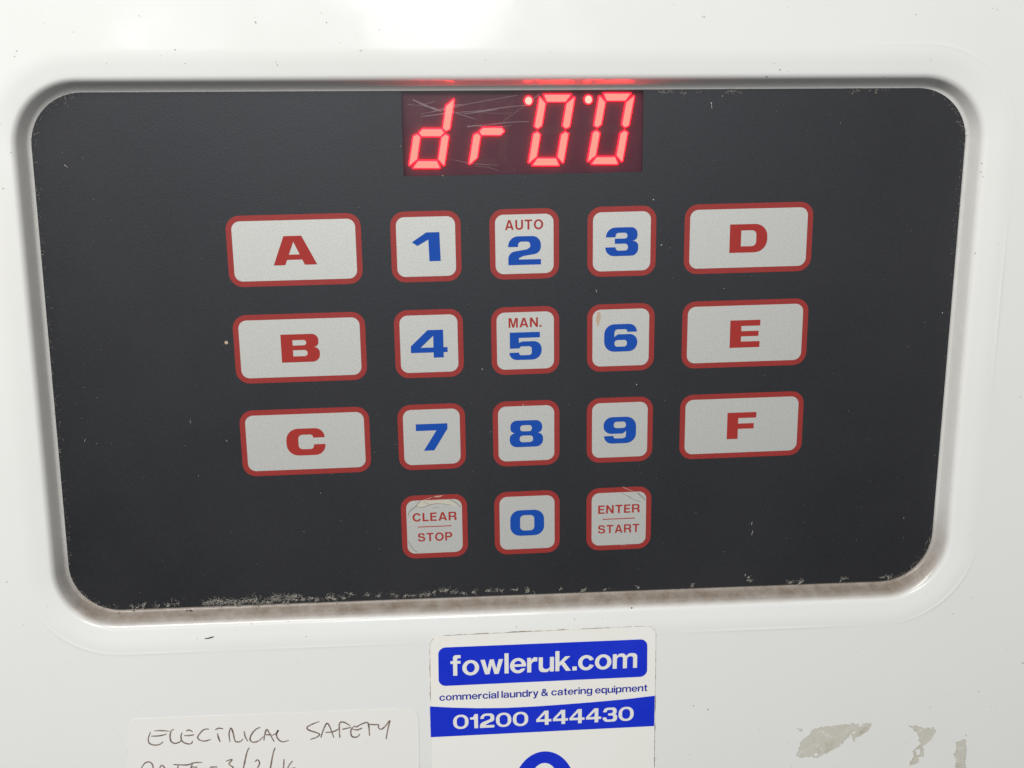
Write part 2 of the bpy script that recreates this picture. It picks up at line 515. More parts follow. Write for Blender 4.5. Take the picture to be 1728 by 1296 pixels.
GL['9'] = (w9, [[(w9 - p[0], 1 - p[1], *p[2:]) for p in l] for l in l9])

def glyph(ch, cx, cy, H, h, wscale=1.0, table=GL):
    wd, loops = table[ch]
    L = [[(cx + (x - wd / 2) * H * wscale, cy - (y - 0.5) * H) for x, y in rpoly(l)] for l in loops]
    v2, tr_ = tess(L)
    F_ = []
    for t in tr_:
        a, b, c = (v2[i] for i in t)
        if (b[0] - a[0]) * (c[1] - a[1]) - (b[1] - a[1]) * (c[0] - a[0]) > 0: t = (t[0], t[2], t[1])
        F_.append(t)
    return [world(x, y, h) for x, y in v2], F_


def ell(cx, cy, rx_, ry_, n=28): return [(cx + rx_ * math.cos(2 * math.pi * k / n), cy + ry_ * math.sin(2 * math.pi * k / n)) for k in range(n)]
CAP = {
 'C': (.86, [arc(.45, .5, .45, .515, 32, 328, 26) + [(.66, .36)] + arc(.45, .5, .255, .34, 318, 42, 18) + [(.66, .64)]]),
 'L': (.62, [[(0, 0), (.62, 0), (.62, .165), (.19, .165), (.19, 1), (0, 1)]]),
 'E': (.67, [[(0, 0), (.67, 0), (.67, .165), (.19, .165), (.19, .43), (.61, .43), (.61, .59), (.19, .59), (.19, .835), (.66, .835), (.66, 1), (0, 1)]]),
 'A': (.88, [[(0, 0), (.33, 1), (.55, 1), (.88, 0), (.68, 0), (.62, .20), (.26, .20), (.20, 0)], [(.31, .36), (.57, .36), (.44, .78)]]),
 'R': (.80, [[(0, 0), (.19, 0), (.19, .39), (.42, .39, .08), (.58, .34, .1), (.61, 0), (.81, 0), (.79, .38, .1), (.66, .46), (.79, .56, .12), (.79, 1, .26), (0, 1)], [(.19, .54), (.60, .54, .13), (.60, .845, .13), (.19, .845)]]),
 'S': (.78, [[(0, .31), (.19, .31), (.20, .15, .13), (.59, .15, .12), (.59, .40, .10), (.02, .52, .22), (.02, 1, .28), (.75, 1, .28), (.75, .70), (.56, .70), (.56, .85, .12), (.21, .85, .12), (.21, .655, .10), (.78, .54, .24), (.78, 0, .30), (0, 0, .30)]]),
 'T': (.76, [[(.285, 0), (.475, 0), (.475, .835), (.76, .835), (.76, 1), (0, 1), (0, .835), (.285, .835)]]),
 'O': (.95, [ell(.475, .5, .475, .515), ell(.475, .5, .28, .34)]),
 'P': (.77, [[(0, 0), (.19, 0), (.19, .37), (.77, .37, .28), (.77, 1, .28), (0, 1)], [(.19, .53), (.58, .53, .15), (.58, .84, .15), (.19, .84)]]),
 'U': (.78, [[(0, 1), (.19, 1), (.19, .155, .20), (.59, .155, .20), (.59, 1), (.78, 1), (.78, -.01, .34), (0, -.01, .34)]]),
 'M': (.91, [[(0, 0), (.175, 0), (.175, .74), (.365, 0), (.545, 0), (.735, .74), (.735, 0), (.91, 0), (.91, 1), (.64, 1), (.455, .28), (.27, 1), (0, 1)]]),
 'N': (.79, [[(0, 0), (.185, 0), (.185, .67), (.595, 0), (.79, 0), (.79, 1), (.605, 1), (.605, .34), (.20, 1), (0, 1)]]),
 '.': (.19, [[(0, 0), (.19, 0), (.19, .19), (0, .19)]]),
}
def line_of(body, bl, br, height, h, ref, track, space, table):
    """glyph run fitted to the baseline bl..br; ref = design height that becomes `height` mm"""
    x, items = 0, []
    for ch in body:
        if ch == ' ': x += space; continue
        items.append((ch, x)); x += table[ch][0] + track
    tot = x - track
    d = Vector((br[0] - bl[0], br[1] - bl[1])); L = d.length; d.normalize()
    parts = []
    for ch, x0 in items:
        loops = [[((px_ + x0) / tot * L, py_ / ref * height) for px_, py_ in rpoly(l)] for l in table[ch][1]]
        v2, tr_ = tess(loops)
        vv = [world(bl[0] + d.x * a + d.y * b, bl[1] + d.y * a - d.x * b, h) for a, b in v2]
        ff = []
        for q in tr_:
            a, b, c = (vv[i] for i in q)
            ff.append(q if (b - a).cross(c - a).y < 0 else tuple(reversed(q)))
        parts.append((vv, ff))
    return merge(parts)

PX, WX, PY = 19.76, 45.82, 20.05
KEYS = []
for r_, row in enumerate((('A', '1', '2', '3', 'D'), ('B', '4', '5', '6', 'E'), ('C', '7', '8', '9', 'F'), (None, 'clear', '0', 'enter', None))):
    for c_, ch in enumerate(row):
        if ch: KEYS.append((ch, (-WX, -PX, 0, PX, WX)[c_], r_ * PY, c_ in (0, 4)))
H_KEY = 5.85
for ch, kx, ky, wide in KEYS:
    kw, kh = (26.49 if wide else 14.0), 14.3
    V, F = plate([rpoly(rect(kx - kw / 2, ky - kh / 2, kx + kw / 2, ky + kh / 2, 2.75), 7)], -0.02, 0.05)
    label = {'clear': 'worn key reading CLEAR STOP', 'enter': 'creased key reading ENTER START'}.get(ch, 'key marked ' + ch)
    if ch == '2': label = 'key marked AUTO 2'
    if ch == '5': label = 'key marked MAN. 5'
    key = mesh_obj('key', V, F, RED, panel)
    key['label'] = label
    b = 1.12
    V, F = plate([rpoly(rect(kx - kw / 2 + b, ky - kh / 2 + b, kx + kw / 2 - b, ky + kh / 2 - b, 1.65), 7)], 0.03, 0.08)
    mesh_obj('key_face', V, F, SILVER, key)
    h = 0.11
    if ch == 'clear':
        for body, cy, wd in (('CLEAR', -2.25, 9.3), ('STOP', 2.35, 7.3)):
            V, F = line_of(body, (kx + .03 - wd / 2, ky + cy + .95), (kx + .03 + wd / 2, ky + cy + .95), 1.9, h, 1, .16, .4, CAP)
            mesh_obj('legend', V, F, REDINK, key)
        V, F = plate([[(kx - 3.6, ky - .13), (kx + 3.6, ky - .13), (kx + 3.6, ky + .06), (kx - 3.6, ky + .06)]], 0.07, h)
        mesh_obj('divider_line', V, F, REDINK, key)
    elif ch == 'enter':
        for body, cy, wd in (('ENTER', -2.25, 8.95), ('START', 2.3, 8.95)):
            V, F = line_of(body, (kx - wd / 2, ky + cy + .95), (kx + wd / 2, ky + cy + .95), 1.9, h, 1, .16, .4, CAP)
            mesh_obj('legend', V, F, REDINK, key)
        V, F = plate([[(kx - 3.5, ky - .1), (kx + 3.5, ky - .1), (kx + 3.5, ky + .09), (kx - 3.5, ky + .09)]], 0.07, h)
        mesh_obj('divider_line', V, F, REDINK, key)
    else:
        cy = {'2': 1.30, '5': 1.12}.get(ch, 0.03)
        V, F = glyph(ch, kx, ky + cy, H_KEY, h)
        mesh_obj('legend', V, F, REDINK if wide else BLUEINK, key)
        if ch in '25':
            body, wd, cy2 = ('AUTO', 7.7, -3.95) if ch == '2' else ('MAN.', 6.75, -3.85)
            V, F = line_of(body, (kx - .05 - wd / 2, ky + cy2 + 1.0), (kx - .05 + wd / 2, ky + cy2 + 1.0), 2.0, h, 1, .16, .4, CAP)
            mesh_obj('legend', V, F, REDINK, key)
    # wear: cracks in the film
    def zpx(pts, ox, oy, sc):
        return [px(ox + a / sc, oy + b_ / sc, .1) for a, b_ in pts]
    if ch == 'clear':
        S = lambda pts: zpx(pts, 670, 820, 9.97)
        lift = [px(670 + a / 9.97, 820 + b_ / 9.97, .09) for a, b_ in [(395, 262), (560, 238), (760, 232), (900, 236), (985, 275), (1040, 330), (940, 350), (880, 325), (760, 302), (620, 300), (520, 330), (430, 355), (330, 362), (312, 335)]]
        V, F = plate([lift], 0.07, 0.095)
        mesh_obj('lifted_patch', V, F, RAISED, key)
        cr = [([(395, 255), (345, 300), (315, 345), (250, 395), (205, 440), (185, 510)], .13), ([(315, 345), (400, 362), (480, 345), (560, 318), (660, 298), (800, 305), (920, 330)], .09),
              ([(890, 235), (960, 265), (1010, 300), (1075, 350)], .13), ([(190, 930), (240, 1020), (290, 1080), (350, 1120)], .10), ([(440, 270), (520, 300), (560, 318)], .07), ([(600, 370), (700, 365)], .06)]
        V, F = merge([ribbon(S(c), wd, .118) for c, wd in cr])
        mesh_obj('crack', V, F, CRACK, key)
        V, F = merge([ribbon(S(c), wd, .118) for c, wd in [([(420, 245), (520, 215), (620, 180), (770, 158)], .10), ([(580, 190), (660, 180), (700, 185), (750, 170)], .16)]])
        mesh_obj('chipped_edge', V, F, FLAKE, key)
    if ch == 'enter':
        S = lambda pts: zpx(pts, 980, 810, 9.97)
        cr = [([(940, 205), (980, 240), (1020, 285), (1100, 350)], .11), ([(960, 205), (1030, 270), (1100, 320)], .07), ([(790, 280), (860, 310), (930, 345), (1000, 360)], .08), ([(690, 220), (760, 255), (850, 290)], .05)]
        V, F = merge([ribbon(S(c), wd, .118) for c, wd in cr])
        mesh_obj('crack', V, F, CRACK, key)
        V, F = merge([ribbon(S(c), wd, .118) for c, wd in [([(700, 110), (780, 150), (885, 190)], .08), ([(670, 1105), (710, 1090), (760, 1110)], .06)]])
        mesh_obj('chipped_edge', V, F, FLAKE, key)
    if ch == '6':
        S = lambda pts: zpx(pts, 800, 330, 3.927)
        V, F = merge([plate([rpoly([(*q, .2) for q in S([(818, 770), (835, 772), (840, 800), (832, 835), (826, 868), (815, 860), (806, 830), (812, 795)])], 3)], .07, .10)])
        mesh_obj('rust_stain', V, F, RUST, key)

# ------------------------------------------------------------------ seven segment display
DB = -1.05                      # height of the display module face
dx0, dy0, dx1, dy1 = -24.6, -32.0, 24.6, -13.2
V, F = plate([[(dx0, dy0), (dx1, dy0), (dx1, dy1), (dx0, dy1)]], DB - 6, DB)
display = mesh_obj('display', V, F, DBACK, panel)
display['label'] = 'lit red seven-segment display reading dr00'
V, F = plate([[(-24.2, -30.48), (24.2, -29.90), (24.2, -13.6), (-24.2, -13.75)]], FLOOR - .22, FLOOR)
mesh_obj('window_pane', V, F, PANE, display)

SEGH = DB + 0.45
# corners of the digits on the segment plane, from the third digit
def dig_px(a, b): return px(660 + a / 3.927, 130 + b / 3.927, SEGH)
tl_, tr2, bl_, br_ = dig_px(983, 112), dig_px(1224, 112), dig_px(904, 590), dig_px(1142, 590)
th = 1.62                      # segment thickness
def seg_polys():
    """segments of one digit in unit coordinates, u 0..1 across, v 0..1 down, thickness as fractions"""
    Wd = math.dist(tl_, tr2); Hd = abs(bl_[1] - tl_[1])
    a, b = th / Wd, th / Hd
    g, e = 0.022, 0.012        # gaps
    k = 0.33
    return {
     'a': [(a * k + g, b * 0), (1 - a * k - g, 0), (1 - a - g * .2, b), (a + g * .2, b)],
     'd': [(a * k + g, 1), (1 - a * k - g, 1), (1 - a - g * .2, 1 - b), (a + g * .2, 1 - b)],
     'f': [(0, b * k + e), (a * .12, b * k * .5 + e), (a, b + e), (a, .5 - b * .5), (a * .5, .5 - e), (0, .5 - b * .4)],
     'b': [(1, b * k + e), (1 - a * .12, b * k * .5 + e), (1 - a, b + e), (1 - a, .5 - b * .5), (1 - a * .5, .5 - e), (1, .5 - b * .4)],
     'e': [(0, 1 - b * k - e), (a * .12, 1 - b * k * .5 - e), (a, 1 - b - e), (a, .5 + b * .5), (a * .5, .5 + e), (0, .5 + b * .4)],
     'c': [(1, 1 - b * k - e), (1 - a * .12, 1 - b * k * .5 - e), (1 - a, 1 - b - e), (1 - a, .5 + b * .5), (1 - a * .5, .5 + e), (1, .5 + b * .4)],
     'g': [(a * .5 + g, .5), (a + g * .3, .5 - b * .5), (1 - a - g * .3, .5 - b * .5), (1 - a * .5 - g, .5), (1 - a - g * .3, .5 + b * .5), (a + g * .3, .5 + b * .5)],
    }
SP = seg_polys()
PITCH = (px(660 + 1308 / 3.927, 130 + 147 / 3.927, SEGH)[0] - px(660 + 911 / 3.927, 130 + 155 / 3.927, SEGH)[0])
def lerp2(u, v):
    return tuple((1 - v) * ((1 - u) * tl_[j] + u * tr2[j]) + v * ((1 - u) * bl_[j] + u * br_[j]) for j in (0, 1))
for di, lit in enumerate(('bcdeg', 'eg', 'abcdef', 'abcdef')):
    off = (di - 2) * PITCH
    for nm, poly in SP.items():
        pts = [lerp2(u, v) for u, v in poly]
        pts = [(x + off, y) for x, y in pts]
        on = nm in lit
        V, F = plate([rpoly([(*q, .12) for q in pts], 2)], DB + .004, SEGH if on else DB + .03)
        if on:                     # pale hot core inside the red light pipe
            c_ = Vector((sum(q[0] for q in pts) / len(pts), sum(q[1] for q in pts) / len(pts)))
            k_ = 0.17
            core = []
            for q in range(len(pts)):
                a_, b_, e_ = Vector(pts[q - 1]), Vector(pts[q]), Vector(pts[(q + 1) % len(pts)])
                d1, d2 = (b_ - a_).normalized(), (e_ - b_).normalized()
                n1_, n2_ = Vector((-d1.y, d1.x)), Vector((-d2.y, d2.x))
                if n1_.dot(c_ - b_) < 0: n1_ = -n1_
                if n2_.dot(c_ - b_) < 0: n2_ = -n2_
                m_ = (n1_ + n2_).normalized()
                core.append(b_ + m_ * (k_ / max(.45, m_.dot(n1_))))
            V2, F2 = plate([rpoly([(q.x, q.y, .12) for q in core], 2)], SEGH - .02, SEGH + .03)
            nF = len(F)
            V, F = merge([(V, F), (V2, F2)])
            mesh_obj('segment', V, F, None, display, mats=[LITRIM, LIT], fmat=[0] * nF + [1] * len(F2))
        else:
            mesh_obj('segment', V, F, UNLIT, display)
for u, v in ((911, 157), (1308, 149)):
    cx, cy = dig_px(u, v)
    V, F = plate([arc(cx, cy, .86, .94, 0, 345, 23)], DB + .004, SEGH)
    V2, F2 = plate([arc(cx, cy, .68, .75, 0, 345, 23)], SEGH - .02, SEGH + .03)
    nF = len(F)
    V, F = merge([(V, F), (V2, F2)])
    mesh_obj('decimal_point', V, F, None, display, mats=[LITRIM, LITDOT], fmat=[0] * nF + [1] * len(F2))
sc_ = [([(145, 150), (230, 190), (330, 225)], .45), ([(195, 245), (350, 215), (500, 180), (840, 120)], .16), ([(200, 262), (330, 245), (420, 225)], .22), ([(330, 215), (450, 245), (560, 280)], .18),
       ([(430, 235), (600, 222), (720, 205), (900, 185)], .18), ([(480, 245), (620, 225), (700, 215)], .22), ([(500, 325), (620, 318), (780, 300), (910, 295)], .16), ([(505, 330), (560, 322), (600, 325)], .25),
       ([(740, 295), (870, 200), (990, 110)], .10), ([(110, 182), (200, 185), (290, 160)], .12), ([(400, 545), (520, 570), (700, 585)], .10), ([(560, 590), (650, 600), (710, 620)], .08), ([(940, 145), (990, 108)], .22),
       ([(560, 235), (700, 240), (800, 238)], .08), ([(280, 230), (400, 190), (470, 180)], .14), ([(600, 345), (800, 320)], .08)]
V, F = merge([ribbon([px(660 + a / 3.927, 130 + b / 3.927, FLOOR) for a, b in pts], wd * .8, FLOOR + .03, True, .35) for pts, wd in sc_])
mesh_obj('scratches', V, F, SCRATCH, display)

# ------------------------------------------------------------------ service sticker
SH = FACE + 0.02
T_ = 0.12
def sp7(a, b): return px(700 + a / 3.927, 1040 + b / 3.927, FACE + T_)
st = empty('service_sticker', world(2.5, 150, FACE), 'white and blue rectangular sticker with company name and phone number below the keypad', 'sticker')
TL7, TR7 = sp7(100, 135), sp7(1598, 64)
Lx0, Rx0 = sp7(100, 597), sp7(1590, 527)
def down(p, q, L):             # extend an edge downwards past the frame
    d = Vector((q[0] - p[0], q[1] - p[1])).normalized()
    return (p[0] + d.x * L, p[1] + d.y * L)
BL7, BR7 = down(TL7, sp7(112, 1000), 74), down(TR7, sp7(1585, 1000), 74)
rim = rpoly([(*TL7, 2.4), (*TR7, 2.2), (*BR7, 2.4), (*BL7, 2.4)], 8)
V, F = plate([rim], SH - .03, FACE + T_)
mesh_obj('backing', V, F, PAPER, st)
# soiled adhesive creeping out round the edge
def ragged(loop, wmin, wmax, h0, h1, seed, step=.35):
    rnd = random.Random(seed)
    P = []
    m = len(loop)
    for i in range(m):
        a, b = Vector(loop[i]), Vector(loop[(i + 1) % m])
        k = max(1, int((b - a).length / step))
        for j in range(k): P.append(a.lerp(b, j / k))
    c = sum(P, Vector((0, 0))) / len(P)
    o_, i_ = [], []
    s = 0
    for q in range(len(P)):
        d = (P[(q + 1) % len(P)] - P[q - 1]).normalized()
        nn = Vector((d.y, -d.x))
        if nn.dot(P[q] - c) < 0: nn = -nn
        s = .75 * s + .25 * rnd.uniform(-1, 1)
        wd = max(0.015, wmin + (wmax - wmin) * (0.25 + 1.6 * s))
        o_.append(P[q] + nn * wd); i_.append(P[q] - nn * .10)
    V, F = [], []
    for q in range(len(P)):
        V += [world(*i_[q], h0), world(*o_[q], h1)]
        a = 2 * q; b = 2 * ((q + 1) % len(P))
        F.append((a, a + 1, b + 1, b))
    return V, F
V, F = ragged(rim, .04, .22, FACE + .015, FACE + .03, 3)
mesh_obj('dirty_edge', V, F, EDGEDIRT, st)
hT = FACE + T_ + .03
V, F = plate([rpoly([(*sp7(155, 208), 1.6), (*sp7(1541, 151), 1.6), (*sp7(1539, 399), 1.6), (*sp7(158, 463), 1.6)], 8)], FACE + T_ - .02, hT)
mesh_obj('banner', V, F, STICKBLUE, st)
pts = [sp7(*q) for q in [(100, 597), (250, 605), (420, 609), (600, 607), (800, 597), (1000, 583), (1200, 567), (1400, 549), (1590, 526), (1586, 727), (106, 801)]]
V, F = plate([pts], FACE + T_ - .02, hT)
mesh_obj('band', V, F, STICKBLUE, st)

# bold grotesque lowercase and figures, units of the em
HB = {
 'f': (.35, [[(.085, 0), (.225, 0), (.225, .43), (.335, .43), (.335, .53), (.225, .53), (.225, .625, .05), (.345, .625), (.345, .735), (.26, .74, .05), (.085, .735, .13), (.085, .53), (0, .53), (0, .43), (.085, .43)]]),
 'o': (.57, [ell(.285, .265, .285, .278), ell(.285, .265, .142, .172)]),
 'w': (.77, [[(0, .53), (.15, .53), (.235, .19), (.315, .53), (.455, .53), (.535, .19), (.62, .53), (.77, .53), (.615, 0), (.47, 0), (.385, .33), (.30, 0), (.155, 0)]]),
 'l': (.14, [[(0, 0), (.14, 0), (.14, .73), (0, .73)]]),
 'e': (.54, [[(.545, .225)] + [(.145, .225)] + arc(.275, .265, .135, .17, 200, 300, 8) + [(.40, .155), (.53, .155)] + arc(.275, .265, .275, .278, -35, -351, 26)[1:], [(.148, .315), (.40, .315)] + arc(.275, .315, .125, .125, 8, 172, 10)]),
 'r': (.35, [[(0, 0), (.14, 0), (.14, .39, .13), (.345, .39), (.345, .54), (.22, .545, .08), (.135, .44), (.135, .53), (0, .53)]]),
 'u': (.52, [[(0, .53), (.14, .53), (.14, .10, .10), (.38, .10, .10), (.38, .53), (.52, .53), (.52, 0), (.385, 0), (.385, .075), (.30, -.013, .08), (0, -.013, .19)]]),
 'k': (.54, [[(0, 0), (.14, 0), (.14, .17), (.205, .24), (.365, 0), (.54, 0), (.305, .335), (.515, .53), (.34, .53), (.14, .325), (.14, .73), (0, .73)]]),
 '.': (.15, [[(0, 0), (.15, 0), (.15, .145), (0, .145)]]),
 'c': (.53, [arc(.28, .265, .28, .278, 22, 338, 26) + [(.40, .20)] + arc(.28, .265, .137, .168, 315, 45, 18) + [(.40, .335)]]),
 'm': (.84, [[(0, 0), (.14, 0), (.14, .43, .12), (.35, .43, .07), (.35, 0), (.49, 0), (.49, .43, .12), (.70, .43, .07), (.70, 0), (.84, 0), (.84, .543, .17), (.56, .543, .12), (.46, .455), (.38, .543, .10), (.22, .543, .10), (.135, .455), (.135, .53), (0, .53)]]),
 'a': (.53, [[(.03, .36), (.165, .36), (.17, .44, .06), (.36, .44, .06), (.36, .335, .03), (0, .30, .14), (0, -.012, .14), (.30, -.012, .06), (.375, .05), (.39, 0), (.53, 0), (.50, .05), (.50, .545, .16), (.03, .545, .16)], [(.14, .205, .05), (.36, .24), (.36, .085, .1), (.14, .085, .05)]]),
 'n': (.52, [[(0, 0), (.14, 0), (.14, .43, .12), (.38, .43, .09), (.38, 0), (.52, 0), (.52, .543, .18), (.22, .543, .1), (.135, .455), (.135, .53), (0, .53)]]),
 'd': (.54, [[(.40, 0), (.54, 0), (.54, .73), (.40, .73), (.40, .47), (.32, .543, .08), (0, .543, .24), (0, -.013, .24), (.32, -.013, .08), (.40, .06)], rect(.14, .10, .40, .43, .12)]),
 'g': (.54, [[(.405, .53), (.54, .53), (.54, -.21, .18), (.02, -.21, .14), (.02, -.08), (.165, -.08), (.18, -.11, .03), (.40, -.11, .08), (.40, .06), (.32, 0, .08), (0, 0, .24), (0, .543, .24), (.32, .543, .08), (.405, .46)], rect(.14, .11, .40, .43, .12)]),
 'i': (.14, [[(0, 0), (.14, 0), (.14, .53), (0, .53)], [(0, .61), (.14, .61), (.14, .73), (0, .73)]]),
 'y': (.53, [[(0, .53), (.155, .53), (.27, .17), (.38, .53), (.53, .53), (.33, -.06), (.27, -.21, .1), (.04, -.21), (.04, -.095), (.16, -.095, .03), (.195, 0)]]),
 't': (.32, [[(.085, .53), (0, .53), (0, .43), (.085, .43), (.085, -.005, .1), (.32, -.005), (.32, .10), (.225, .10, .03), (.225, .43), (.32, .43), (.32, .53), (.225, .53), (.225, .68), (.085, .68)]]),
 '&': (.68, [[(.68, 0), (.50, 0), (.44, .06), (.36, -.013, .12), (0, -.013, .2), (0, .36, .14), (.16, .42), (.09, .5, .05), (.09, .74, .15), (.46, .74, .15), (.46, .46, .1), (.36, .38), (.46, .25), (.5, .36), (.63, .36), (.56, .16)], [(.22, .62, .05), (.33, .62, .05), (.33, .53, .05), (.27, .48), (.22, .53, .05)], [(.14, .25, .08), (.24, .32), (.37, .15), (.32, .1, .05), (.14, .1, .08)]]),
 '0': (.98, [rect(0, 0, .98, 1, .44), rect(.23, .15, .75, .85, .25)]),
 '1': (.52, [[(0, .62), (0, .77), (.20, .80, .06), (.29, 1), (.50, 1), (.50, 0), (.26, 0), (.26, .62)]]),
 '2': (.93, [[(0, 0), (.92, 0), (.92, .18), (.38, .18, .03), (.36, .21, .05), (.60, .35, .2), (.92, .47, .20), (.92, 1, .30), (.03, 1, .36), (.03, .64), (.26, .64), (.26, .84, .14), (.68, .84, .14), (.68, .60, .10), (0, .33, .30)]]),
 '4': (.97, [[(0, .23), (0, .40), (.53, 1), (.79, 1), (.79, .40), (.97, .40), (.97, .23), (.79, .23), (.79, 0), (.55, 0), (.55, .23)], [(.20, .40), (.55, .40), (.55, .77)]]),
 '3': (.93, [[(0, .32), (.24, .32), (.25, .16, .12), (.69, .16, .13), (.69, .44, .13), (.36, .44), (.36, .60), (.66, .60, .11), (.66, .84, .11), (.27, .84, .11), (.26, .69), (.03, .69), (.03, 1, .34), (.90, 1, .32), (.90, .55, .16), (.78, .525), (.94, .49, .18), (.94, 0, .34), (0, 0, .34)]]),
}
HB['p'] = (.54, [[(.54 - q[0], .53 - q[1], *q[2:]) for q in l] for l in HB['d'][1]])
HB['q'] = (.54, [[(q[0], .53 - q[1], *q[2:]) for q in l] for l in HB['d'][1]])
hL = hT + .03
pa, pb = sp7(965, 228), sp7(967, 361)
V, F = line_of('fowleruk.com', sp7(238, 394), sp7(1472, 340), math.dist(pa, pb), hL, .73, .045, .3, HB)
mesh_obj('company_lettering', V, F, STICKWHITE, st)
pa, pb = sp7(300, 653), sp7(302, 747)
V, F = line_of('01200 444430', sp7(255, 748), sp7(1449, 690), math.dist(pa, pb), hL, 1.0, .10, .42, HB)
mesh_obj('phone_lettering', V, F, STICKWHITE, st)
pa, pb = sp7(545, 497), sp7(547, 543)
V, F = line_of('commercial laundry & catering equipment', sp7(163, 560), sp7(1540, 495), math.dist(pa, pb), FACE + T_ + .03, .73, .055, .20, HB)
mesh_obj('trade_lettering', V, F, STICKNAVY, st)
o_c = sp7(858, 877 + 265)
s7 = math.dist(sp7(700, 1000), sp7(1000, 1000)) / 300
V, F = plate([ell(o_c[0], o_c[1], 205 * s7, 268 * s7 / .96, 48), list(reversed(ell(o_c[0], o_c[1], 106 * s7, 186 * s7 / .96, 36)))], FACE + T_ - .02, hT)
mesh_obj('large_figure', V, F, STICKBLUE, st)

# ------------------------------------------------------------------ handwritten label
nl = empty('handwritten_label', world(-55, 150, FACE), 'pale paper label handwritten with electrical safety note, left of the blue sticker', 'label')
n1 = lambda a, b: px(200 + a / 6.646, 1190 + b / 6.646, FACE + .08)
n2 = lambda a, b: px(450 + a / 6.4, 1190 + b / 6.4, FACE + .08)
A1, B1 = n1(118, 158), n2(1640, 32)
C1 = down(B1, n2(1652, 678), 60); D1 = down(A1, n1(95, 704), 60)
rim = rpoly([(*A1, 2.0), (*B1, 2.6), (*C1, 2.4), (*D1, 2.4)], 8)
V, F = plate([rim], FACE - .01, FACE + .08)
mesh_obj('paper', V, F, NOTE, nl)
V, F = ragged(rim, .0, .07, FACE + .01, FACE + .02, 9)
mesh_obj('dirty_edge', V, F, NOTEDIRT, nl)
L1 = [[[(360, 300), (335, 370), (345, 425), (400, 447), (460, 440), (500, 410)], [(400, 287), (480, 285), (570, 292)], [(365, 347), (440, 345), (500, 335), (540, 322)],
       [(620, 270), (590, 290), (578, 350), (590, 405), (630, 428), (680, 415), (705, 395)],
       [(715, 305), (700, 350), (715, 405), (770, 432), (815, 430), (830, 400)], [(760, 290), (790, 278), (832, 298)], [(735, 340), (790, 340), (850, 330)],
       [(1015, 268), (960, 272), (910, 320), (888, 360), (910, 390), (970, 402), (1035, 382)],
       [(1085, 278), (1120, 258), (1175, 265)], [(1110, 315), (1120, 360), (1140, 412)],
       [(1250, 410), (1240, 320), (1260, 255), (1285, 310), (1300, 380), (1320, 410), (1370, 405), (1395, 375)], [(1410, 290), (1420, 350), (1450, 405)],
       [(1590, 248), (1540, 270), (1490, 330), (1475, 385), (1510, 415), (1570, 400), (1625, 350)], [(1630, 395), (1640, 330), (1660, 270), (1690, 310), (1745, 408)], [(1645, 330), (1720, 332)]],
      [[(60, 325), (110, 300), (125, 268), (105, 310), (120, 360), (170, 395), (238, 378)],
       [(570, 175), (490, 205), (435, 240), (460, 270), (550, 300), (570, 320), (530, 350), (470, 368)], [(585, 350), (610, 270), (650, 195), (685, 240), (725, 350)], [(635, 293), (720, 285), (785, 250)],
       [(790, 350), (785, 270), (790, 190), (840, 185), (905, 225)], [(815, 260), (910, 238)], [(960, 220), (915, 255), (910, 310), (930, 342), (980, 340), (1005, 310)], [(920, 258), (980, 265), (1030, 245)],
       [(960, 240), (1030, 200), (1090, 188), (1105, 250), (1110, 328)], [(1100, 206), (1215, 210)], [(1215, 210), (1205, 240), (1240, 258), (1290, 215), (1330, 165), (1310, 250), (1290, 365)]]]
L2 = [[[(255, 710), (290, 655), (340, 635), (380, 665), (385, 730), (340, 780), (270, 790), (255, 700)], [(440, 790), (475, 680), (515, 700), (545, 790)], [(450, 750), (530, 750)],
       [(615, 665), (700, 669), (780, 668), (850, 645), (940, 642)], [(670, 672), (660, 730), (665, 790)], [(830, 655), (810, 710), (815, 780), (890, 775)], [(820, 692), (885, 696)], [(1020, 695), (1110, 692)],
       [(1205, 628), (1275, 608), (1240, 660), (1285, 700), (1260, 760), (1200, 760)], [(1468, 475), (1440, 530), (1400, 704), (1370, 800)], [(1530, 635), (1560, 612), (1582, 650), (1555, 710), (1520, 770), (1600, 765)]],
      [[(92, 458), (70, 520), (40, 678), (15, 780)], [(188, 580), (182, 678), (178, 750)], [(280, 600), (235, 660), (225, 720), (260, 750), (310, 720), (305, 678), (245, 690)]]]
for nm, LL in (('written_line', L1), ('written_line', L2)):
    parts = []
    for fn, strokes in zip((n1, n2), LL):
        for q in strokes:
            # draw each stroke a hair higher than the last so crossings never share a plane
            parts.append(ribbon([fn(a, b) for a, b in q], .34, FACE + .09 + .0015 * len(parts), True, .12))
    V, F = merge(parts)
    mesh_obj(nm, V, F, PEN, nl)

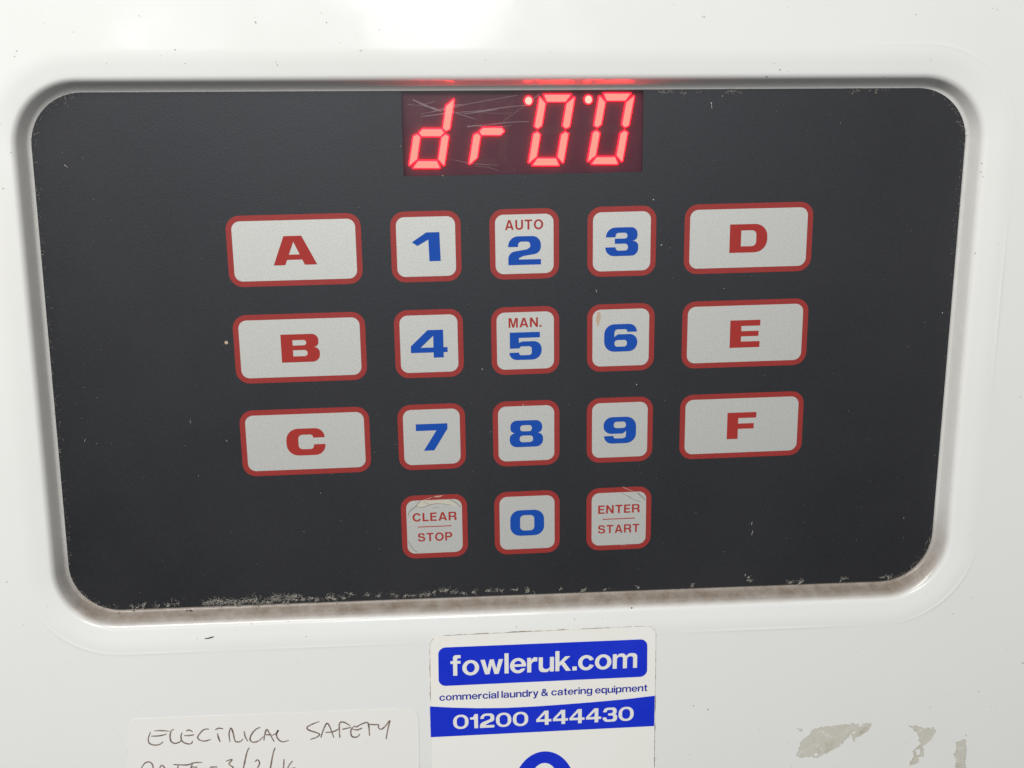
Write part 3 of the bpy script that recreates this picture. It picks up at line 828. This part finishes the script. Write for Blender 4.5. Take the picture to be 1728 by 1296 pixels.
# ------------------------------------------------------------------ adhesive residue of a removed sticker
def g8(a, b): return px(1300 + a / 4.037, 1180 + b / 4.037, FACE)
RES_CRUMBS = []
def residue(pts, label, seed, holes=()):
    rnd = random.Random(seed)
    def rough_loop(pp):
        P = []
        for i in range(len(pp)):
            a, b = Vector(pp[i]), Vector(pp[(i + 1) % len(pp)])
            k = max(2, int((b - a).length / 9))
            for j in range(k):
                q = a.lerp(b, j / k)
                amp = 5.0 if j else 1.5
                P.append(g8(q.x + rnd.uniform(-amp, amp), q.y + rnd.uniform(-amp, amp)))
        return P
    outer = rough_loop(pts)
    if area2(outer) < 0: outer.reverse()
    hs = []
    for hpts in holes:
        hl = rough_loop(hpts)
        if area2(hl) > 0: hl.reverse()
        hs.append(hl)
    V, F = plate([outer] + hs, FACE - .02, FACE + .06)
    for q in outer:
        if rnd.random() < .22: RES_CRUMBS.append((q[0] + rnd.uniform(-.1, .1), q[1] + rnd.uniform(-.1, .1), abs(rnd.gauss(.04, .05)) + .02))
    return mesh_obj('adhesive_residue', V, F, GLUE, label=label, cat='residue', group='old adhesive left on the white casing')
residue([(335, 188), (460, 176), (600, 163), (604, 190), (630, 165), (680, 157), (686, 178), (660, 215), (612, 248), (580, 262), (570, 288), (552, 262), (556, 232), (520, 268), (470, 318), (400, 355), (345, 385), (312, 398), (262, 388), (205, 400), (178, 385), (190, 330), (215, 275), (262, 245), (285, 205)],
        'largest beige wedge-shaped patch of old adhesive on the white casing', 1, [[(300, 365), (325, 370), (318, 390), (300, 385)], [(555, 225), (590, 212), (575, 232), (560, 240)]])
residue([(940, 180), (1000, 178), (1050, 200), (1110, 188), (1128, 212), (1100, 262), (1065, 300), (1035, 318), (1044, 360), (1040, 392), (1005, 395), (1015, 430), (985, 440), (950, 450), (948, 430), (975, 395), (968, 355), (1000, 322), (1022, 300), (1000, 225)],
        'hooked patch of old adhesive between the wedge-shaped patch and the narrow strip', 2, [[(990, 340), (1020, 335), (1018, 375), (990, 375)]])
residue([(1262, 302), (1285, 282), (1328, 270), (1334, 340), (1328, 400), (1330, 560), (1262, 560), (1262, 400), (1245, 378), (1262, 350)],
        'narrow upright strip of old adhesive residue beside the hooked patch', 4)
residue([(190, 200), (215, 195), (222, 215), (200, 220)], 'tiny faint fleck of old adhesive at the upper corner of the wedge-shaped patch', 5)

# ------------------------------------------------------------------ lint, dust and grit (uncountable)
rnd = random.Random(11)
def fibre(x, y, h, length, rad, curl, dirn=None):
    """a short curled three-sided thread"""
    a = rnd.uniform(0, 2 * math.pi) if dirn is None else dirn
    n_ = 5
    p_ = Vector((x, y, h))
    V, F = [], []
    for i in range(n_ + 1):
        r = rad * (1 - .6 * abs(2 * i / n_ - 1))
        d = Vector((math.cos(a), math.sin(a)))
        for k in range(3):
            t = 2 * math.pi * k / 3
            V.append(world(p_.x - d.y * math.cos(t) * r, p_.y + d.x * math.cos(t) * r, p_.z + math.sin(t) * r))
        if i:
            for k in range(3):
                b0, b1 = 3 * (i - 1) + k, 3 * (i - 1) + (k + 1) % 3
                F.append((b0, b1, b1 + 3, b0 + 3))
        a += rnd.uniform(-curl, curl)
        p_ = p_ + Vector((math.cos(a), math.sin(a), 0)) * (length / n_) + Vector((0, 0, rnd.uniform(-.4, .5) * length / n_))
        p_.z = max(p_.z, rad)
    return V, F

def crumb(x, y, h, r):
    V, F = [], []
    pts = [Vector((rnd.uniform(.6, 1.2), 0, 0)), Vector((-rnd.uniform(.6, 1.2), .1, 0)), Vector((.1, rnd.uniform(.5, 1.2), 0)), Vector((0, -rnd.uniform(.5, 1.2), 0)), Vector((0, 0, rnd.uniform(.4, .9))), Vector((0, 0, -.4))]
    a = rnd.uniform(0, 6.28)
    for q in pts:
        V.append(world(x + r * (q.x * math.cos(a) - q.y * math.sin(a)), y + r * (q.x * math.sin(a) + q.y * math.cos(a)), h + r * q.z))
    for t in ((0, 2, 4), (2, 1, 4), (1, 3, 4), (3, 0, 4), (2, 0, 5), (1, 2, 5), (3, 1, 5), (0, 3, 5)): F.append(t)
    return V, F

QT = [Vector(q) for q in QUAD]
def edge_pt(side, t):          # 0 top, 1 right, 2 bottom (left to right), 3 left (top to bottom)
    a, b = ((QT[0], QT[1]), (QT[1], QT[2]), (QT[3], QT[2]), (QT[0], QT[3]))[side]
    return a.lerp(b, t)

parts = []
def tuft(cx, cy, spread, count, sz):
    for _ in range(int(count * .62)):
        x, y = cx + rnd.gauss(0, spread), cy + rnd.gauss(0, spread * .5)
        parts.append(fibre(x, y, rnd.uniform(.03, .30), rnd.uniform(.35, 1.3) * sz, rnd.uniform(.03, .07), 1.2))
    for _ in range(max(2, int(count * .30))):      # felted lumps
        x, y = cx + rnd.gauss(0, spread * .7), cy + abs(rnd.gauss(0, spread * .45))
        for _k in range(3):
            parts.append(crumb(x + rnd.gauss(0, .14), y + rnd.gauss(0, .12), rnd.uniform(.03, .2), rnd.uniform(.08, .24)))
# tufts along the bottom edge, denser on its left half: (pixel x, offset up mm, spread mm, count)
bot = [(225, .5, .5, 14), (240, .9, .4, 12), (262, .6, .5, 12), (285, .8, .6, 14), (300, 1.0, .5, 9)]
bot += [(345 + 9 * i, rnd.uniform(.4, 1.4), .75, 22) for i in range(18)]
bot += [(470, 1.9, .7, 26), (485, 1.6, .7, 24), (497, 1.7, .6, 20)]
bot += [(510, .8, .5, 20), (528, 1.0, .4, 16), (535, .5, .3, 10), (555, 1.1, .6, 24), (565, .6, .4, 12), (580, .7, .4, 12), (590, 1.6, .5, 8), (620, 1.2, .3, 10), (638, 1.0, .3, 12), (662, 1.0, .35, 14), (668, .9, .3, 10),
        (688, .7, .3, 9), (700, .7, .3, 9), (711, .8, .35, 14), (722, .8, .4, 18), (735, 1.4, .3, 8), (752, 1.7, .6, 28), (768, 1.2, .5, 24), (783, .7, .3, 8), (800, .9, .35, 14), (826, 1.1, .35, 14), (838, 1.3, .25, 8), (847, 1.1, .25, 7), (868, 1.2, .32, 14), (892, .9, .38, 18), (948, .8, .25, 6), (985, .6, .5, 14), (1022, .5, .4, 7), (1077, .7, .2, 5),
        (1168, .6, .4, 9), (1265, 1.4, .25, 8), (1262, 2.0, .15, 4), (1335, .6, .6, 14), (1350, .5, .4, 10), (1420, .9, .5, 10), (1485, .8, .5, 9), (1500, 1.0, .6, 10)]
for u, up_, sprd, cnt in bot:
    t = (px(u, 1005, 0)[0] - QT[3].x) / (QT[2].x - QT[3].x)
    q = edge_pt(2, t)
    tuft(q.x, q.y - up_ - .15, sprd, cnt, 1.0)
for _ in range(150):           # left edge fuzz
    t = rnd.uniform(.10, .90)
    q = edge_pt(3, t)
    x = q.x + abs(rnd.gauss(.25, .35)) + .1
    parts.append(fibre(x, q.y, rnd.uniform(.02, .15), rnd.uniform(.3, .9), rnd.uniform(.018, .042), 1.2))
for _ in range(60):            # right edge fuzz
    t = rnd.uniform(.10, .92) if rnd.random() < .5 else rnd.uniform(.1, .3)
    q = edge_pt(1, t)
    parts.append(fibre(q.x - abs(rnd.gauss(.2, .35)) - .1, q.y, rnd.uniform(.02, .12), rnd.uniform(.25, .7), rnd.uniform(.016, .035), 1.2))
for corner, (a0, a1), cnt in ((0, (180, 262), 46), (1, (280, 360), 30), (2, (5, 85), 40), (3, (95, 165), 30)):
    base = QT[corner]; r = RAD[corner]
    cx = base.x + (r if corner in (0, 3) else -r); cy = base.y + (r if corner < 2 else -r)
    for _ in range(cnt):
        th_ = math.radians(rnd.uniform(a0, a1)); rr_ = r - .15 - abs(rnd.gauss(0, .5))
        parts.append(fibre(cx + rr_ * math.cos(th_), cy + rr_ * math.sin(th_), rnd.uniform(.02, .14), rnd.uniform(.3, .9), rnd.uniform(.02, .05), 1.1))
for u, cnt in ((1118, 10), (1128, 14), (1152, 9), (1235, 22), (1248, 14), (1180, 4), (1442, 10), (1475, 8), (1495, 6)):   # flakes under the top lip
    t = (px(u, 151, 0)[0] - QT[0].x) / (QT[1].x - QT[0].x)
    q = edge_pt(0, t)
    for _ in range(cnt):
        parts.append(fibre(q.x + rnd.gauss(0, .5), q.y + .25 + abs(rnd.gauss(0, .25)), rnd.uniform(.02, .25), rnd.uniform(.3, .8), rnd.uniform(.03, .06), 1.1))
V, F = merge(parts)
mesh_obj('lint', V, F, LINT, label='grey fluffy lint caught along the edges of the black panel', cat='lint', kind='stuff')

# pale dust specks and scratches on the film
parts = []
for u, v, r in ((1116, 413, .17), (814, 623, .16), (1074, 649, .13), (1103, 337, .18), (382, 578, .0), (868, 287, .06), (322, 713, .12), (335, 803, .09), (143, 744, .10), (1525, 874, .14), (1590, 528, .16), (1222, 487, .10), (1290, 633, .08), (560, 800, .07), (541, 832, .10), (513, 897, .08), (1265, 884, .08), (110, 279, .18), (140, 267, .08), (606, 350, .06), (747, 296, .14), (883, 683, .16), (1200, 174, .2), (1219, 162, .13), (1418, 208, .09)):
    if r:
        x, y = px(u, v, 0); parts.append(crumb(x, y, .05, r))
for u, v, L, a in ((1269, 880, .9, 1.5), (1270, 895, 1.1, 1.55), (1258, 968, .6, 1.6), (320, 713, .7, -1.0), (381, 742, .6, .8), (143, 744, .6, -1.1), (1200, 176, .9, 1.4), (109, 279, .8, .4), (1005, 488, .7, 1.0)):
    x, y = px(u, v, 0); parts.append(fibre(x, y, .05, L, .05, .2, a))
for _ in range(420):
    x, y = rnd.uniform(-92, 86), rnd.uniform(-28, 74)
    parts.append(crumb(x, y, .01, abs(rnd.gauss(.018, .02)) + .012))
V, F = merge(parts)
mesh_obj('dust', V, F, DUST, label='pale dust specks scattered over the black panel', cat='dust', kind='stuff')

x, y = px(382, 578, 0)
V, F = plate([ell(x, y, .36, .36, 14)], 0.0, .10)
mesh_obj('rust_spot', V, F, RUST, label='small orange brown spot beside the key marked B', cat='spot')

# dark grit on the white casing and in the recess
def surf_h(x, y):
    """height of the pressing at a plane point: nearest ring of the section"""
    best = None
    q = Vector((x, y))
    d = -1e9
    for i in range(4):
        a, b = QT[i], QT[(i + 1) % 4]
        e = (b - a).normalized(); nn = Vector((e.y, -e.x))
        d = max(d, (q - a).dot(nn))
    if d <= .1: return 0
    pr = profile()
    for (o0, h0), (o1, h1) in zip(pr, pr[1:]):
        if o0 <= d <= o1: return h0 + (h1 - h0) * (d - o0) / max(o1 - o0, 1e-6)
    return FACE
parts = []
for u, v, r in ((640, 50, .12), (1316, 118, .2), (1294, 129, .20), (1307, 107, .1), (1328, 120, .09), (1571, 102, .1), (1597, 128, .14), (1646, 200, .2), (1647, 273, .15), (1645, 287, .18), (1658, 298, .14), (1645, 427, .18), (1195, 1197, .2), (1170, 1191, .16), (812, 1007, .16), (1062, 1016, .22), (1017, 1045, .1), (924, 1038, .08), (425, 1052, .12), (489, 1038, .13), (517, 1074, .14), (618, 1041, .1), (1585, 929, .16), (1588, 931, .14), (38, 198, .16), (19, 257, .12), (5, 318, .13), (28, 86, .14), (295, 84, .16), (466, 105, .12), (468, 110, .1), (551, 38, .12), (1675, 14, .12), (1683, 16, .12), (1500, 985, .16), (1316, 1017, .1), (1620, 400, .08), (1672, 1192, .1), (1726, 1119, .2), (200, 1240, .08), (618, 1252, .16), (1410, 1296, .1)):
    for hh in (FACE,):
        x, y = px(u, v, hh)
        h_ = surf_h(x, y)
        if h_ < FACE - .05:
            x, y = px(u, v, h_); h_ = surf_h(x, y)
    parts.append(crumb(x, y, h_ + .02, r))
for _ in range(260):
    x, y = rnd.uniform(-125, 125), rnd.uniform(-60, 130)
    if -100 < x < 93 and -36 < y < 82: continue
    parts.append(crumb(x, y, FACE, abs(rnd.gauss(.02, .03)) + .015))
for x, y, r in RES_CRUMBS: parts.append(crumb(x, y, FACE + .04, r))
for _ in range(170):           # crumbs settled in the lower groove
    t = rnd.uniform(.05, .95); q = edge_pt(2, t)
    y_ = q.y + abs(rnd.gauss(.2, 1.1)) + .1
    parts.append(crumb(q.x, y_, surf_h(q.x, y_) + .01, abs(rnd.gauss(.03, .03)) + .015))
# grit heap and hair on the lower lip
for u, v, r in ((314, 1036, .3), (318, 1038, .38), (320, 1041, .25), (198, 1037, .16), (202, 1034, .18), (188, 1040, .12), (166, 1021, .2), (184, 1023, .12), (372, 1030, .12)):
    x, y = px(u, v, 0); h_ = surf_h(x, y)
    x, y = px(u, v, h_); parts.append(crumb(x, y, surf_h(x, y) + .05, r))
x, y = px(346, 1074, FACE - 1); parts.append(fibre(x, y, surf_h(x, y) + .12, 2.6, .16, .10, -.12))
V, F = merge(parts)
mesh_obj('grit', V, F, SOOT, label='dark grit specks scattered over the white casing and its recess', cat='grit', kind='stuff')
